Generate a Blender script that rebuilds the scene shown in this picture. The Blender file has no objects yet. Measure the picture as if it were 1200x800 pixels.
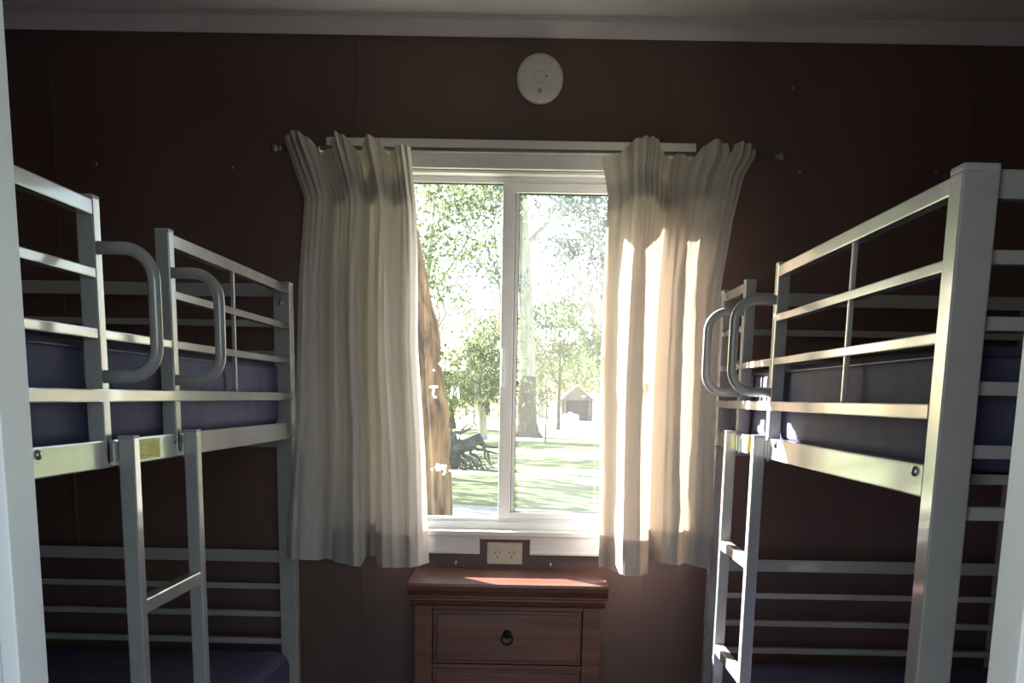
import bpy, bmesh, math, random
from mathutils import Vector, Matrix, noise
R = random.Random(7)
S = bpy.context.scene
C = S.collection
PI = math.pi

# ------------------------------------------------------------------ helpers
def props(o, label=None, cat=None, group=None, kind=None):
    if label: o['label'] = label
    if cat: o['category'] = cat
    if group: o['group'] = group
    if kind: o['kind'] = kind
    return o

def empty(name, loc=(0, 0, 0), rz=0, label=None, cat=None, group=None, kind=None):
    o = bpy.data.objects.new(name, None)
    o.empty_display_size = .1
    C.objects.link(o)
    o.location = loc
    o.rotation_euler = (0, 0, rz)
    return props(o, label, cat, group, kind)

def link_mesh(name, me, parent=None, **kw):
    o = bpy.data.objects.new(name, me)
    C.objects.link(o)
    if parent: o.parent = parent
    return props(o, **kw)

def copy_tree(o, parent=None):
    c = o.copy()
    C.objects.link(c)
    if parent: c.parent = parent
    for ch in list(o.children):
        copy_tree(ch, c)
    return c

class MB:
    """collects shapes and links them as ONE mesh object"""
    def __init__(s): s.bm = bmesh.new()
    def box(s, x0, x1, y0, y1, z0, z1, bev=0, seg=2):
        b = bmesh.new()
        bmesh.ops.create_cube(b, size=1)
        for v in b.verts:
            v.co = Vector(((x0+x1)/2+v.co.x*(x1-x0), (y0+y1)/2+v.co.y*(y1-y0), (z0+z1)/2+v.co.z*(z1-z0)))
        if bev:
            bmesh.ops.bevel(b, geom=b.edges[:], offset=bev, segments=seg, affect='EDGES', profile=.6, clamp_overlap=True)
        s._merge(b); return s
    def obox(s, p, q, w, h, bev=0):
        """a box from p to q, w wide sideways and h high"""
        p, q = Vector(p), Vector(q)
        d = (q-p); L = d.length; d.normalize()
        side = d.cross(Vector((0, 0, 1)))
        if side.length < 1e-4: side = Vector((1, 0, 0))
        side.normalize(); up = side.cross(d)
        b = bmesh.new(); bmesh.ops.create_cube(b, size=1)
        for v in b.verts:
            v.co = (p+q)/2 + d*v.co.x*L + side*v.co.y*w + up*v.co.z*h
        if bev: bmesh.ops.bevel(b, geom=b.edges[:], offset=bev, segments=2, affect='EDGES', clamp_overlap=True)
        s._merge(b); return s
    def tube(s, pts, r, n=10, cap=True):
        pts = [Vector(p) for p in pts]
        rr = r if isinstance(r, (list, tuple)) else [r]*len(pts)
        rings = []; prev = None
        for i, p in enumerate(pts):
            t = (pts[min(i+1, len(pts)-1)]-pts[max(i-1, 0)]).normalized()
            if prev is None:
                a = t.orthogonal().normalized()
            else:
                a = (prev - t*prev.dot(t)).normalized()
            prev = a; b = t.cross(a)
            rings.append([s.bm.verts.new(p+(a*math.cos(2*PI*k/n)+b*math.sin(2*PI*k/n))*rr[i]) for k in range(n)])
        for A, B in zip(rings, rings[1:]):
            for k in range(n):
                f = s.bm.faces.new((A[k], A[(k+1) % n], B[(k+1) % n], B[k])); f.smooth = True
        if cap:
            s.bm.faces.new(rings[0][::-1]); s.bm.faces.new(rings[-1])
        return s
    def lathe(s, prof, o=(0, 0, 0), axis='z', n=40):
        """prof: (radius, height) pairs"""
        o = Vector(o); rings = []
        for r, h in prof:
            ring = []
            for k in range(n):
                c, q = math.cos(2*PI*k/n)*max(r, 1e-5), math.sin(2*PI*k/n)*max(r, 1e-5)
                co = {'z': Vector((c, q, h)), 'y': Vector((c, h, q)), 'x': Vector((h, c, q))}[axis]
                ring.append(s.bm.verts.new(o+co))
            rings.append(ring)
        for A, B in zip(rings, rings[1:]):
            for k in range(n):
                f = s.bm.faces.new((A[k], A[(k+1) % n], B[(k+1) % n], B[k])); f.smooth = True
        s.bm.faces.new(rings[0][::-1]); s.bm.faces.new(rings[-1])
        return s
    def sweep(s, prof, x0, x1, fn):
        """extrude a closed 2-D profile from x0 to x1; fn(x, a, b) gives the point"""
        A = [s.bm.verts.new(fn(x0, a, b)) for a, b in prof]
        B = [s.bm.verts.new(fn(x1, a, b)) for a, b in prof]
        n = len(prof)
        for k in range(n): s.bm.faces.new((A[k], A[(k+1) % n], B[(k+1) % n], B[k]))
        s.bm.faces.new(A[::-1]); s.bm.faces.new(B)
        return s
    def quad(s, a, b, c, d):
        return s.bm.faces.new([s.bm.verts.new(v) for v in (a, b, c, d)])
    def _merge(s, b):
        me = bpy.data.meshes.new('tmp'); b.to_mesh(me); b.free()
        s.bm.from_mesh(me); bpy.data.meshes.remove(me)
    def build(s, name, m, parent=None, smooth=None, **kw):
        bmesh.ops.recalc_face_normals(s.bm, faces=s.bm.faces[:])
        me = bpy.data.meshes.new(name); s.bm.to_mesh(me); s.bm.free()
        me.materials.append(m)
        if smooth is not None:
            for p in me.polygons: p.use_smooth = smooth
        return link_mesh(name, me, parent, **kw)

# ------------------------------------------------------------------ materials
def mat(name, col, rough=.5, spec=.5, metal=0, coat=0):
    m = bpy.data.materials.new(name); m.use_nodes = True
    b = m.node_tree.nodes['Principled BSDF']
    b.inputs['Base Color'].default_value = (*col, 1)
    b.inputs['Roughness'].default_value = rough
    b.inputs['Specular IOR Level'].default_value = spec
    b.inputs['Metallic'].default_value = metal
    b.inputs['Coat Weight'].default_value = coat
    return m

def vary(m, scale, c1, c2, stretch=(1, 1, 1), detail=4, bump=0, lo=.35, hi=.65, coord='Object', rough=None):
    """noise between two colours of the thing itself, with an optional bump"""
    nt = m.node_tree; N = nt.nodes; L = nt.links
    b = N['Principled BSDF']
    tc = N.new('ShaderNodeTexCoord'); mp = N.new('ShaderNodeMapping'); mp.inputs['Scale'].default_value = stretch
    nz = N.new('ShaderNodeTexNoise'); nz.inputs['Scale'].default_value = scale; nz.inputs['Detail'].default_value = detail
    cr = N.new('ShaderNodeValToRGB')
    cr.color_ramp.elements[0].position = lo; cr.color_ramp.elements[1].position = hi
    cr.color_ramp.elements[0].color = (*c1, 1); cr.color_ramp.elements[1].color = (*c2, 1)
    L.new(tc.outputs[coord], mp.inputs[0]); L.new(mp.outputs[0], nz.inputs[0]); L.new(nz.outputs['Fac'], cr.inputs[0])
    L.new(cr.outputs[0], b.inputs['Base Color'])
    if bump:
        bp = N.new('ShaderNodeBump'); bp.inputs['Strength'].default_value = bump; bp.inputs['Distance'].default_value = .01
        L.new(nz.outputs['Fac'], bp.inputs['Height']); L.new(bp.outputs[0], b.inputs['Normal'])
    if rough:
        mr = N.new('ShaderNodeMapRange'); mr.inputs['To Min'].default_value = rough[0]; mr.inputs['To Max'].default_value = rough[1]
        L.new(nz.outputs['Fac'], mr.inputs[0]); L.new(mr.outputs[0], b.inputs['Roughness'])
    return m

def cloth(name, col, trans, weave=900, tcol=None):
    m = bpy.data.materials.new(name); m.use_nodes = True
    nt = m.node_tree; N = nt.nodes; L = nt.links
    N.remove(N['Principled BSDF'])
    d = N.new('ShaderNodeBsdfDiffuse'); t = N.new('ShaderNodeBsdfTranslucent'); mx = N.new('ShaderNodeMixShader')
    d.inputs[0].default_value = (*col, 1); t.inputs[0].default_value = (*(tcol or col), 1); mx.inputs[0].default_value = trans
    tc = N.new('ShaderNodeTexCoord'); nz = N.new('ShaderNodeTexNoise'); nz.inputs['Scale'].default_value = 22; nz.inputs['Detail'].default_value = 6
    bp = N.new('ShaderNodeBump'); bp.inputs['Strength'].default_value = .25; bp.inputs['Distance'].default_value = .01
    L.new(tc.outputs['Object'], nz.inputs[0]); L.new(nz.outputs['Fac'], bp.inputs['Height'])
    L.new(bp.outputs[0], d.inputs['Normal'])
    L.new(d.outputs[0], mx.inputs[1]); L.new(t.outputs[0], mx.inputs[2]); L.new(mx.outputs[0], N['Material Output'].inputs[0])
    return m

def pane_mat(name, dust):
    """clear window glass with a film of dust that scatters light"""
    m = bpy.data.materials.new(name); m.use_nodes = True
    nt = m.node_tree; N = nt.nodes; L = nt.links
    N.remove(N['Principled BSDF'])
    tr = N.new('ShaderNodeBsdfTransparent'); tr.inputs[0].default_value = (.96, .97, .97, 1)
    gl = N.new('ShaderNodeBsdfGlossy'); gl.inputs['Roughness'].default_value = .02
    fr = N.new('ShaderNodeFresnel')
    ge = N.new('ShaderNodeNewGeometry'); io = N.new('ShaderNodeMapRange')
    io.inputs['To Min'].default_value = 1.45; io.inputs['To Max'].default_value = 1/1.45
    L.new(ge.outputs['Backfacing'], io.inputs[0]); L.new(io.outputs[0], fr.inputs[0])
    m1 = N.new('ShaderNodeMixShader'); m2 = N.new('ShaderNodeMixShader')
    df = N.new('ShaderNodeBsdfTranslucent'); df.inputs[0].default_value = (.85, .87, .9, 1)
    tc = N.new('ShaderNodeTexCoord'); nz = N.new('ShaderNodeTexNoise'); nz.inputs['Scale'].default_value = 6; nz.inputs['Detail'].default_value = 8
    mr = N.new('ShaderNodeMapRange'); mr.inputs['From Min'].default_value = .3; mr.inputs['From Max'].default_value = .7
    mr.inputs['To Min'].default_value = dust*.7; mr.inputs['To Max'].default_value = dust*1.3
    L.new(tc.outputs['Object'], nz.inputs[0]); L.new(nz.outputs['Fac'], mr.inputs[0])
    L.new(fr.outputs[0], m1.inputs[0]); L.new(tr.outputs[0], m1.inputs[1]); L.new(gl.outputs[0], m1.inputs[2])
    L.new(mr.outputs[0], m2.inputs[0]); L.new(m1.outputs[0], m2.inputs[1]); L.new(df.outputs[0], m2.inputs[2])
    L.new(m2.outputs[0], N['Material Output'].inputs[0])
    return m

def leaf_mat(name, c1, c2):
    m = bpy.data.materials.new(name); m.use_nodes = True
    nt = m.node_tree; N = nt.nodes; L = nt.links
    N.remove(N['Principled BSDF'])
    tc = N.new('ShaderNodeTexCoord'); nz = N.new('ShaderNodeTexNoise'); nz.inputs['Scale'].default_value = .8; nz.inputs['Detail'].default_value = 5
    cr = N.new('ShaderNodeValToRGB'); cr.color_ramp.elements[0].position = .35; cr.color_ramp.elements[1].position = .65
    cr.color_ramp.elements[0].color = (*c1, 1); cr.color_ramp.elements[1].color = (*c2, 1)
    d = N.new('ShaderNodeBsdfDiffuse'); t = N.new('ShaderNodeBsdfTranslucent'); mx = N.new('ShaderNodeMixShader'); mx.inputs[0].default_value = .45
    L.new(tc.outputs['Object'], nz.inputs[0]); L.new(nz.outputs['Fac'], cr.inputs[0])
    L.new(cr.outputs[0], d.inputs[0]); L.new(cr.outputs[0], t.inputs[0])
    L.new(d.outputs[0], mx.inputs[1]); L.new(t.outputs[0], mx.inputs[2]); L.new(mx.outputs[0], N['Material Output'].inputs[0])
    return m

M = {}
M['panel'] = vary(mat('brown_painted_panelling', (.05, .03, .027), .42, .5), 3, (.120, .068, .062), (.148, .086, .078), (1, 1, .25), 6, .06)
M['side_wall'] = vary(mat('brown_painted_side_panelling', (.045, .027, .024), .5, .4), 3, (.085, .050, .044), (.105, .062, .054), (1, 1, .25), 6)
M['ceiling'] = vary(mat('white_ceiling_paint', (.7, .68, .65), .8, .2), 5, (.66, .64, .61), (.72, .70, .67))
M['cornice'] = vary(mat('white_cornice_paint', (.66, .64, .62), .6, .3), 6, (.62, .60, .58), (.68, .66, .64))
M['floor'] = vary(mat('brown_vinyl_floor', (.16, .09, .06), .4, .4), 4, (.12, .07, .045), (.19, .11, .07), (8, .6, 1), 5)
M['trim'] = vary(mat('white_gloss_trim', (.74, .73, .72), .35, .5), 8, (.70, .69, .68), (.76, .75, .74))
M['jamb'] = vary(mat('white_door_paint', (.68, .68, .70), .4, .5), 6, (.65, .65, .67), (.70, .70, .72))
M['alu'] = vary(mat('white_powdercoat_window', (.76, .77, .78), .3, .5), 9, (.74, .75, .76), (.78, .79, .80))
M['gasket'] = vary(mat('dark_rubber', (.02, .02, .022), .6, .3), 20, (.018, .018, .02), (.026, .026, .028))
M['steel'] = vary(mat('silver_grey_bed_paint', (.42, .415, .42), .22, .5, 0, .8), 14, (.41, .405, .41), (.45, .445, .45), rough=(.16, .26))
M['steel'].node_tree.nodes['Principled BSDF'].inputs['Coat Roughness'].default_value = .08
M['capm'] = vary(mat('grey_plastic_cap', (.42, .42, .43), .45, .4), 30, (.40, .40, .41), (.45, .45, .46))
M['bolt'] = vary(mat('zinc_bolt', (.5, .5, .5), .3, .5, .9), 40, (.45, .45, .45), (.58, .58, .58))
M['sticker'] = vary(mat('yellow_safety_label', (.75, .66, .10), .5, .4), 30, (.72, .62, .10), (.80, .72, .16))
M['ink'] = vary(mat('label_ink', (.50, .44, .08), .6, .2), 30, (.48, .42, .08), (.54, .48, .10))
M['mattress'] = vary(mat('navy_vinyl_mattress', (.09, .09, .17), .72, .2), 14, (.080, .080, .152), (.098, .098, .182), (1, 1, 1), 5, .12)
M['piping'] = vary(mat('navy_piping', (.035, .038, .075), .45, .4), 20, (.032, .035, .07), (.04, .044, .085))
M['curtain'] = cloth('cream_calico', (.62, .585, .56), .13, tcol=(.70, .57, .43))
M['rod'] = vary(mat('grey_curtain_rod', (.20, .20, .21), .4, .5, .3), 20, (.18, .18, .19), (.23, .23, .24))
M['wood'] = vary(mat('red_brown_timber', (.17, .06, .04), .33, .5), 7, (.13, .043, .028), (.21, .078, .05), (.35, 6, 6), 6, .05)
M['wood_top'] = vary(mat('red_brown_timber_top', (.2, .07, .045), .28, .5), 6, (.13, .050, .036), (.20, .080, .056), (.35, 6, 6), 6, .03)
M['iron'] = vary(mat('black_iron', (.02, .02, .022), .45, .5, .6), 30, (.016, .016, .018), (.03, .03, .032))
M['gpo'] = vary(mat('cream_plastic', (.66, .60, .50), .4, .5), 30, (.64, .58, .48), (.69, .63, .53))
M['slot'] = vary(mat('dark_socket_slot', (.03, .026, .022), .7, .2), 30, (.025, .022, .02), (.04, .035, .03))
M['alarm'] = vary(mat('white_alarm_plastic', (.72, .69, .66), .45, .4), 20, (.70, .67, .64), (.74, .71, .68))
M['alarm_dark'] = vary(mat('grey_alarm_grille', (.14, .13, .125), .6, .3), 40, (.11, .10, .10), (.18, .17, .16))
M['paint_pen'] = vary(mat('white_paint_pen', (.92, .92, .92), .7, .2), 30, (.9, .9, .9), (.95, .95, .95))
M['clear'] = pane_mat('clear_glass', .006)
M['dusty'] = pane_mat('dusty_glass', .022)
M['grass'] = vary(mat('lawn', (.14, .20, .07), .9, .1), .35, (.115, .165, .055), (.20, .25, .10), (1, 1, 1), 9, .3, coord='Object')
M['gravel'] = vary(mat('pale_gravel', (.5, .46, .38), .9, .1), 6, (.44, .40, .33), (.56, .52, .44), detail=8)
M['added_grey'] = vary(mat('added_grey_paving', (.12, .12, .13), .9, .1), 6, (.09, .09, .10), (.15, .15, .16), detail=8)  # for the added ground and porch floor, keeps doorway light low and neutral
M['bark'] = vary(mat('orange_brown_bark', (.33, .18, .10), .9, .1), 4.5, (.10, .058, .042), (.56, .29, .15), (2.4, 2.4, .5), 8, .8)
M['pale_bark'] = vary(mat('pale_gum_bark', (.45, .40, .34), .85, .1), 3, (.34, .30, .25), (.56, .50, .43), (2, 2, .4), 7, .3)
M['dark_bark'] = vary(mat('dark_rough_bark', (.12, .09, .07), .95, .1), 6, (.07, .055, .045), (.17, .13, .10), (3, 3, .5), 8, .8)
M['deadwood'] = vary(mat('grey_dead_wood', (.11, .095, .085), .95, .1), 4, (.06, .052, .048), (.17, .15, .13), detail=7, bump=.5)
M['leaf_a'] = leaf_mat('olive_leaves', (.085, .115, .06), (.17, .21, .10))
M['leaf_b'] = leaf_mat('blue_green_leaves', (.075, .11, .105), (.14, .18, .16))
M['leaf_c'] = leaf_mat('yellow_green_leaves', (.17, .20, .07), (.28, .30, .12))
M['hut_board'] = vary(mat('weathered_boards', (.17, .14, .12), .85, .2), 4, (.13, .105, .09), (.21, .175, .15), (1, 1, 8), 5)
M['hut_roof'] = vary(mat('pale_iron_roof', (.6, .58, .55), .5, .4), 4, (.55, .53, .50), (.66, .64, .61))
M['tank'] = vary(mat('white_tank', (.8, .8, .8), .6, .3), 4, (.76, .76, .76), (.84, .84, .84))

# ------------------------------------------------------------------ the room
YW = 3.726            # inner face of the window wall
XL, XR, YF = -1.745, 1.605, .95
ZC = 2.372
OX0, OX1, OZ0, OZ1 = -.520, .430, .840, 1.947     # window opening

m = MB(); m.box(XL-.1, XR+.1, .84, YW+.1, -.06, 0); m.build('floor', M['floor'], kind='structure')
m = MB(); m.box(XL-.1, XR+.1, .84, YW+.1, ZC, ZC+.08); m.build('ceiling', M['ceiling'], kind='structure')
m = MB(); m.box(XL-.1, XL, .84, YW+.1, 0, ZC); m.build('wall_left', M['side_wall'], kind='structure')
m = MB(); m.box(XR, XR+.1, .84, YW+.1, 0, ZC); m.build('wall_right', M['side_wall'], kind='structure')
m = MB()
for a in ((XL, OX0, 0, ZC), (OX1, XR, 0, ZC), (OX0, OX1, 0, OZ0), (OX0, OX1, OZ1, ZC)):
    m.box(a[0], a[1], YW, YW+.1, a[2], a[3])
m.build('wall_back', M['panel'], kind='structure')
m = MB()
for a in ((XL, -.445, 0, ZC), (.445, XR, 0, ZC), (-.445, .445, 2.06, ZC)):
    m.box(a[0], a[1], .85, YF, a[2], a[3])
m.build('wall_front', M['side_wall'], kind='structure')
# thin cover strips where the wall sheets meet
for i, x in enumerate((-1.447, -.514, .419, 1.352)):
    m = MB()
    zs = ((0, .76), (2.035, 2.323)) if -.6 < x < .5 else ((0, 2.323),)
    for z0, z1 in zs: m.box(x-.006, x+.006, YW-.003, YW, z0, z1, .001, 1)
    m.build('trim_%d' % (i+1), M['panel'], kind='structure')
# cornice along the ceiling
prof = [(0, 2.323), (-.010, 2.320), (-.016, 2.324), (-.040, 2.354), (-.046, 2.358), (-.046, 2.364), (-.052, 2.364), (-.052, ZC), (0, ZC)]
m = MB(); m.sweep(prof, XL, XR, lambda x, a, b: (x, YW+a, b)); m.build('trim_5', M['cornice'], kind='structure')
m = MB(); m.sweep(prof, YF, YW, lambda y, a, b: (XL-a, y, b)); m.build('trim_6', M['cornice'], kind='structure')
m = MB(); m.sweep(prof, YF, YW, lambda y, a, b: (XR+a, y, b)); m.build('trim_7', M['cornice'], kind='structure')
# skirtings
m = MB(); m.box(XL, XR, YW-.014, YW, 0, .09, .003); m.build('baseboard_back', M['panel'], kind='structure')
m = MB(); m.box(XL, XL+.014, YF, YW-.014, 0, .09, .003); m.build('baseboard_left', M['panel'], kind='structure')
m = MB(); m.box(XR-.014, XR, YF, YW-.014, 0, .09, .003); m.build('baseboard_right', M['panel'], kind='structure')

# the doorway the room is seen through: lining, stop and casing
d1 = empty('door_1', (0, .9, 0), kind='structure')
d1loc = Vector((0, -.9, 0))
m = MB()
for s in (-1, 1):
    m.box(*sorted((s*.445, s*.425)), .835-.9, .972-.9, 0, 2.06, .002)
    m.box(*sorted((s*.425, s*.410)), .915-.9, .972-.9, 0, 2.04, .002)
m.box(-.425, .425, .835-.9, .972-.9, 2.04, 2.06, .002)
m.build('frame', M['jamb'], d1)
m = MB()
for s in (-1, 1):
    m.box(*sorted((s*.43, s*.50)), .952-.9, .968-.9, 0, 2.12, .003)
m.box(-.50, .50, .952-.9, .968-.9, 2.06, 2.12, .003)
m.build('casing', M['jamb'], d1)

# unseen porch added behind the camera; its roof limits light entering the doorway
m = MB(); m.box(-3, 3, -2.4, .84, -.16, -.06); m.build('floor_porch_added', M['added_grey'], kind='structure')
m = MB(); m.box(-3, 3, -2.6, .84, 2.42, 2.5); m.build('ceiling_light_limiter', M['ceiling'], kind='structure')

# ------------------------------------------------------------------ window
w1 = empty('window_1', (-.045, YW, OZ0), kind='structure')
wl = lambda mb, name, mt: None
def wbuild(mb, name, mt, **kw):
    o = mb.build(name, mt, w1, **kw); o.location = (.045, -YW, -OZ0); return o
# timber surround standing on the wall
m = MB()
m.box(-.600, .508, YW-.020, YW, OZ1+.002, 2.000, .002)          # head board
m.box(-.606, .514, YW-.034, YW, 2.000, 2.029, .003)              # cap strip
m.box(-.600, OX0, YW-.020, YW, .767, OZ1, .002)
m.box(OX1, .508, YW-.020, YW, .767, OZ1, .002)
wbuild(m, 'architrave', M['trim'])
m = MB()
m.box(-.600, -.127, YW-.022, YW, .767, .838, .002); m.box(.036, .508, YW-.022, YW, .767, .838, .002)
m.box(-.127, .036, YW-.022, YW, .816, .838, .002)
m.box(-.600, -.127, YW-.026, YW-.020, .767, .777, .002); m.box(.036, .508, YW-.026, YW-.020, .767, .777, .002)
wbuild(m, 'apron', M['trim'])
m = MB(); m.box(OX0-.01, OX1+.01, YW-.030, YW+.115, OZ0-.014, OZ0+.002, .003)
wbuild(m, 'window_sill', M['trim'])
m = MB()
m.box(OX0, OX0+.012, YW, YW+.1, OZ0, OZ1); m.box(OX1-.012, OX1, YW, YW+.1, OZ0, OZ1); m.box(OX0, OX1, YW, YW+.1, OZ1-.008, OZ1)
wbuild(m, 'lining', M['trim'])
# aluminium outer frame, the fixed light on the left and the sliding sash on the right
FY = YW+.05
m = MB()
m.box(OX0+.012, OX1-.012, FY, FY+.045, 1.920, 1.939, .002); m.box(OX0+.012, OX1-.012, FY, FY+.045, OZ0+.002, .878, .002)
m.box(OX0+.012, OX0+.040, FY, FY+.045, .878, 1.920, .002); m.box(OX1-.040, OX1-.012, FY, FY+.045, .878, 1.920, .002)
m.box(OX0+.012, OX1-.012, FY-.012, FY, OZ0+.002, .866, .002)
wbuild(m, 'window_frame', M['alu'])
m = MB()
m.box(-.070, -.031, FY-.010, FY+.040, .878, 1.920, .002)
m.box(-.031, OX1-.040, FY-.006, FY+.030, 1.893, 1.920, .002); m.box(-.031, OX1-.040, FY-.006, FY+.030, .878, .898, .002)
m.box(OX1-.075, OX1-.040, FY-.006, FY+.030, .898, 1.893, .002)
m.box(-.0295, -.0185, FY+.004, FY+.030, .899, 1.892, .001)
wbuild(m, 'sash', M['alu'])
m = MB()
for x in (-.0312, -.0185): m.box(x, x+.0022, FY-.004 if x < -.03 else FY+.008, FY+.030, .8985, 1.8925)
m.box(-.029, OX1-.075, FY+.012, FY+.03, 1.8905, 1.8928); m.box(-.029, OX1-.075, FY+.012, FY+.03, .8982, .9000)
m.box(OX0+.04, -.070, FY+.012, FY+.03, 1.9175, 1.9200)
wbuild(m, 'gasket', M['gasket'])
GL, GR = FY+.026, FY+.020
m = MB(); m.quad((OX0+.04, GL, .878), (-.070, GL, .878), (-.070, GL, 1.920), (OX0+.04, GL, 1.920))
wbuild(m, 'fixed_pane', M['clear'])
m = MB(); m.quad((-.031, GR, .898), (OX1-.075, GR, .898), (OX1-.075, GR, 1.893), (-.031, GR, 1.893))
wbuild(m, 'sliding_pane', M['dusty'], label='dusty sliding window pane')
m = MB(); m.box(-.066, -.058, FY-.022, FY-.010, 1.30, 1.42, .003); wbuild(m, 'latch', M['alu'])

def ribbon(mb, pts, y, w):
    pts = [Vector((p[0], 0, p[1])) for p in pts]
    n = len(pts); rows = []
    for i, p in enumerate(pts):
        t = (pts[min(i+1, n-1)]-pts[max(i-1, 0)]).normalized()
        k = Vector((-t.z, 0, t.x))
        rows.append((mb.bm.verts.new((p.x+k.x*w/2, y, p.z+k.z*w/2)), mb.bm.verts.new((p.x-k.x*w/2, y, p.z-k.z*w/2))))
    for a, b in zip(rows, rows[1:]): mb.bm.faces.new((a[0], a[1], b[1], b[0]))
G = {  # hand-written strokes on a 1 x 1 cell
 'W': [[(0, 1), (.22, 0), (.48, .75), (.75, 0), (1, 1)]],
 'I': [[(.5, 1), (.45, 0)]],
 'N': [[(.05, 0), (.1, 1), (.85, .05), (.9, 1)]],
 'D': [[(.15, 1), (.55, .95), (.9, .6), (.8, .2), (.4, 0), (.1, .05)], [(.2, 1), (.18, 0)]],
 'Q': [[(.1, .95), (.6, 1), (.9, .6), (.75, .1), (.1, 0)], [(.3, .5), (.8, .5)]],
 'O': [[(.5, 1), (.12, .7), (.15, .25), (.5, 0), (.85, .25), (.88, .7), (.5, 1)]],
 '2': [[(.15, .75), (.4, 1), (.75, .8), (.6, .45), (.1, .05), (.35, .15), (.95, 0)]],
 '9': [[(.85, .8), (.5, 1), (.2, .75), (.5, .5), (.85, .8), (.8, 0)]],
 'L': [[(.3, 1), (.25, .05), (.75, .1)]],
 '8': [[(.6, .5), (.25, .8), (.6, 1), (.85, .75), (.2, .3), (.5, 0), (.8, .25), (.55, .5)]],
 '.': [[(.35, .1), (.55, .16), (.5, .02)]],
 'T': [[(0, .95), (.95, 1)], [(.55, .95), (.4, .3), (.6, .05), (.8, .1)]],
 'M': [[(.05, 0), (.25, 1), (.5, .3), (.8, 1), (.95, 0)]],
 'a': [[(.8, .6), (.4, .7), (.15, .35), (.4, .05), (.75, .3), (.8, .65), (.85, .05)]],
 's': [[(.8, .65), (.4, .7), (.3, .45), (.75, .25), (.5, 0), (.15, .1)]],
 'y': [[(.15, .7), (.35, .2), (.7, .2)], [(.8, .7), (.65, -.15), (.3, -.35)]],
}
def write(name, words, y, w=.0052):
    mb = MB()
    for txt, x, z, cw, ch, slope in words:
        for ch_ in txt:
            if ch_ != ' ':
                for st in G[ch_]:
                    ribbon(mb, [(x+p[0]*cw*.86, z+p[1]*ch+slope*(p[0]*cw)) for p in st], y, w)
            x += cw; z += slope*cw
    return wbuild(mb, name, M['paint_pen'], label='white hand-painted writing')
M['paint_pen'] = leaf_mat('white_paint_marker', (.95, .95, .95), (.98, .98, .98))
write('lettering', [('WINQOW', .052, 1.452, .0215, .033, .02), ('2', .204, 1.458, .024, .034, 0)], GR-.002, .0058)
write('lettering', [('WINDOW', -.428, 1.812, .026, .030, -.10), ('2', -.247, 1.776, .026, .026, -.1), ('.9L.8', -.296, 1.345, .024, .030, .07), ('T M', -.300, 1.262, .034, .036, 0), ('.ay.', -.300, 1.028, .020, .032, -.05)], GL-.002, .0062)

# ------------------------------------------------------------------ curtain rod and curtains
rod = empty('curtain_rod', (0, 3.655, 1.990), label='thin grey curtain rod above the window, ends beyond both curtains', cat='curtain rod')
m = MB(); m.tube([(-.735, 0, 0), (.745, 0, 0)], .0068, 14); m.build('pole', M['rod'], rod)
for s, x in ((-1, -.735), (1, .745)):
    m = MB(); m.lathe([(.001, 0), (.009, .001), (.009, .006), (.0065, .008), (.011, .013), (.0135, .02), (.012, .028), (.001, .033)], (0, 0, 0), 'x', 20)
    o = m.build('finial', M['rod'], rod); o.location = (x, 0, 0); o.scale = (s, 1, 1)
for x in (-.62, .545):
    m = MB(); m.box(x-.011, x+.011, .060, .071, -.035, .02, .002); m.box(x-.006, x+.006, .002, .062, -.006, .000, .002)
    m.tube([(x, .004, -.010), (x, -.009, -.008), (x, -.011, .002)], .003, 8)
    m.build('bracket', M['trim'], rod)

def lerp_tab(tab, z):
    tab = sorted(tab)
    if z <= tab[0][0]: return tab[0][1]
    for (a, p), (b, q) in zip(tab, tab[1:]):
        if z <= b:
            t = (z-a)/(b-a); return p+(q-p)*t
    return tab[-1][1]
def smooth_tab(tab, t):
    if t <= tab[0][0]: return tab[0][1]
    for (a, p), (b, q) in zip(tab, tab[1:]):
        if t <= b:
            k = (t-a)/(b-a); k = .8*k+.2*k*k*(3-2*k); return p+(q-p)*k
    return tab[-1][1]

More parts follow.
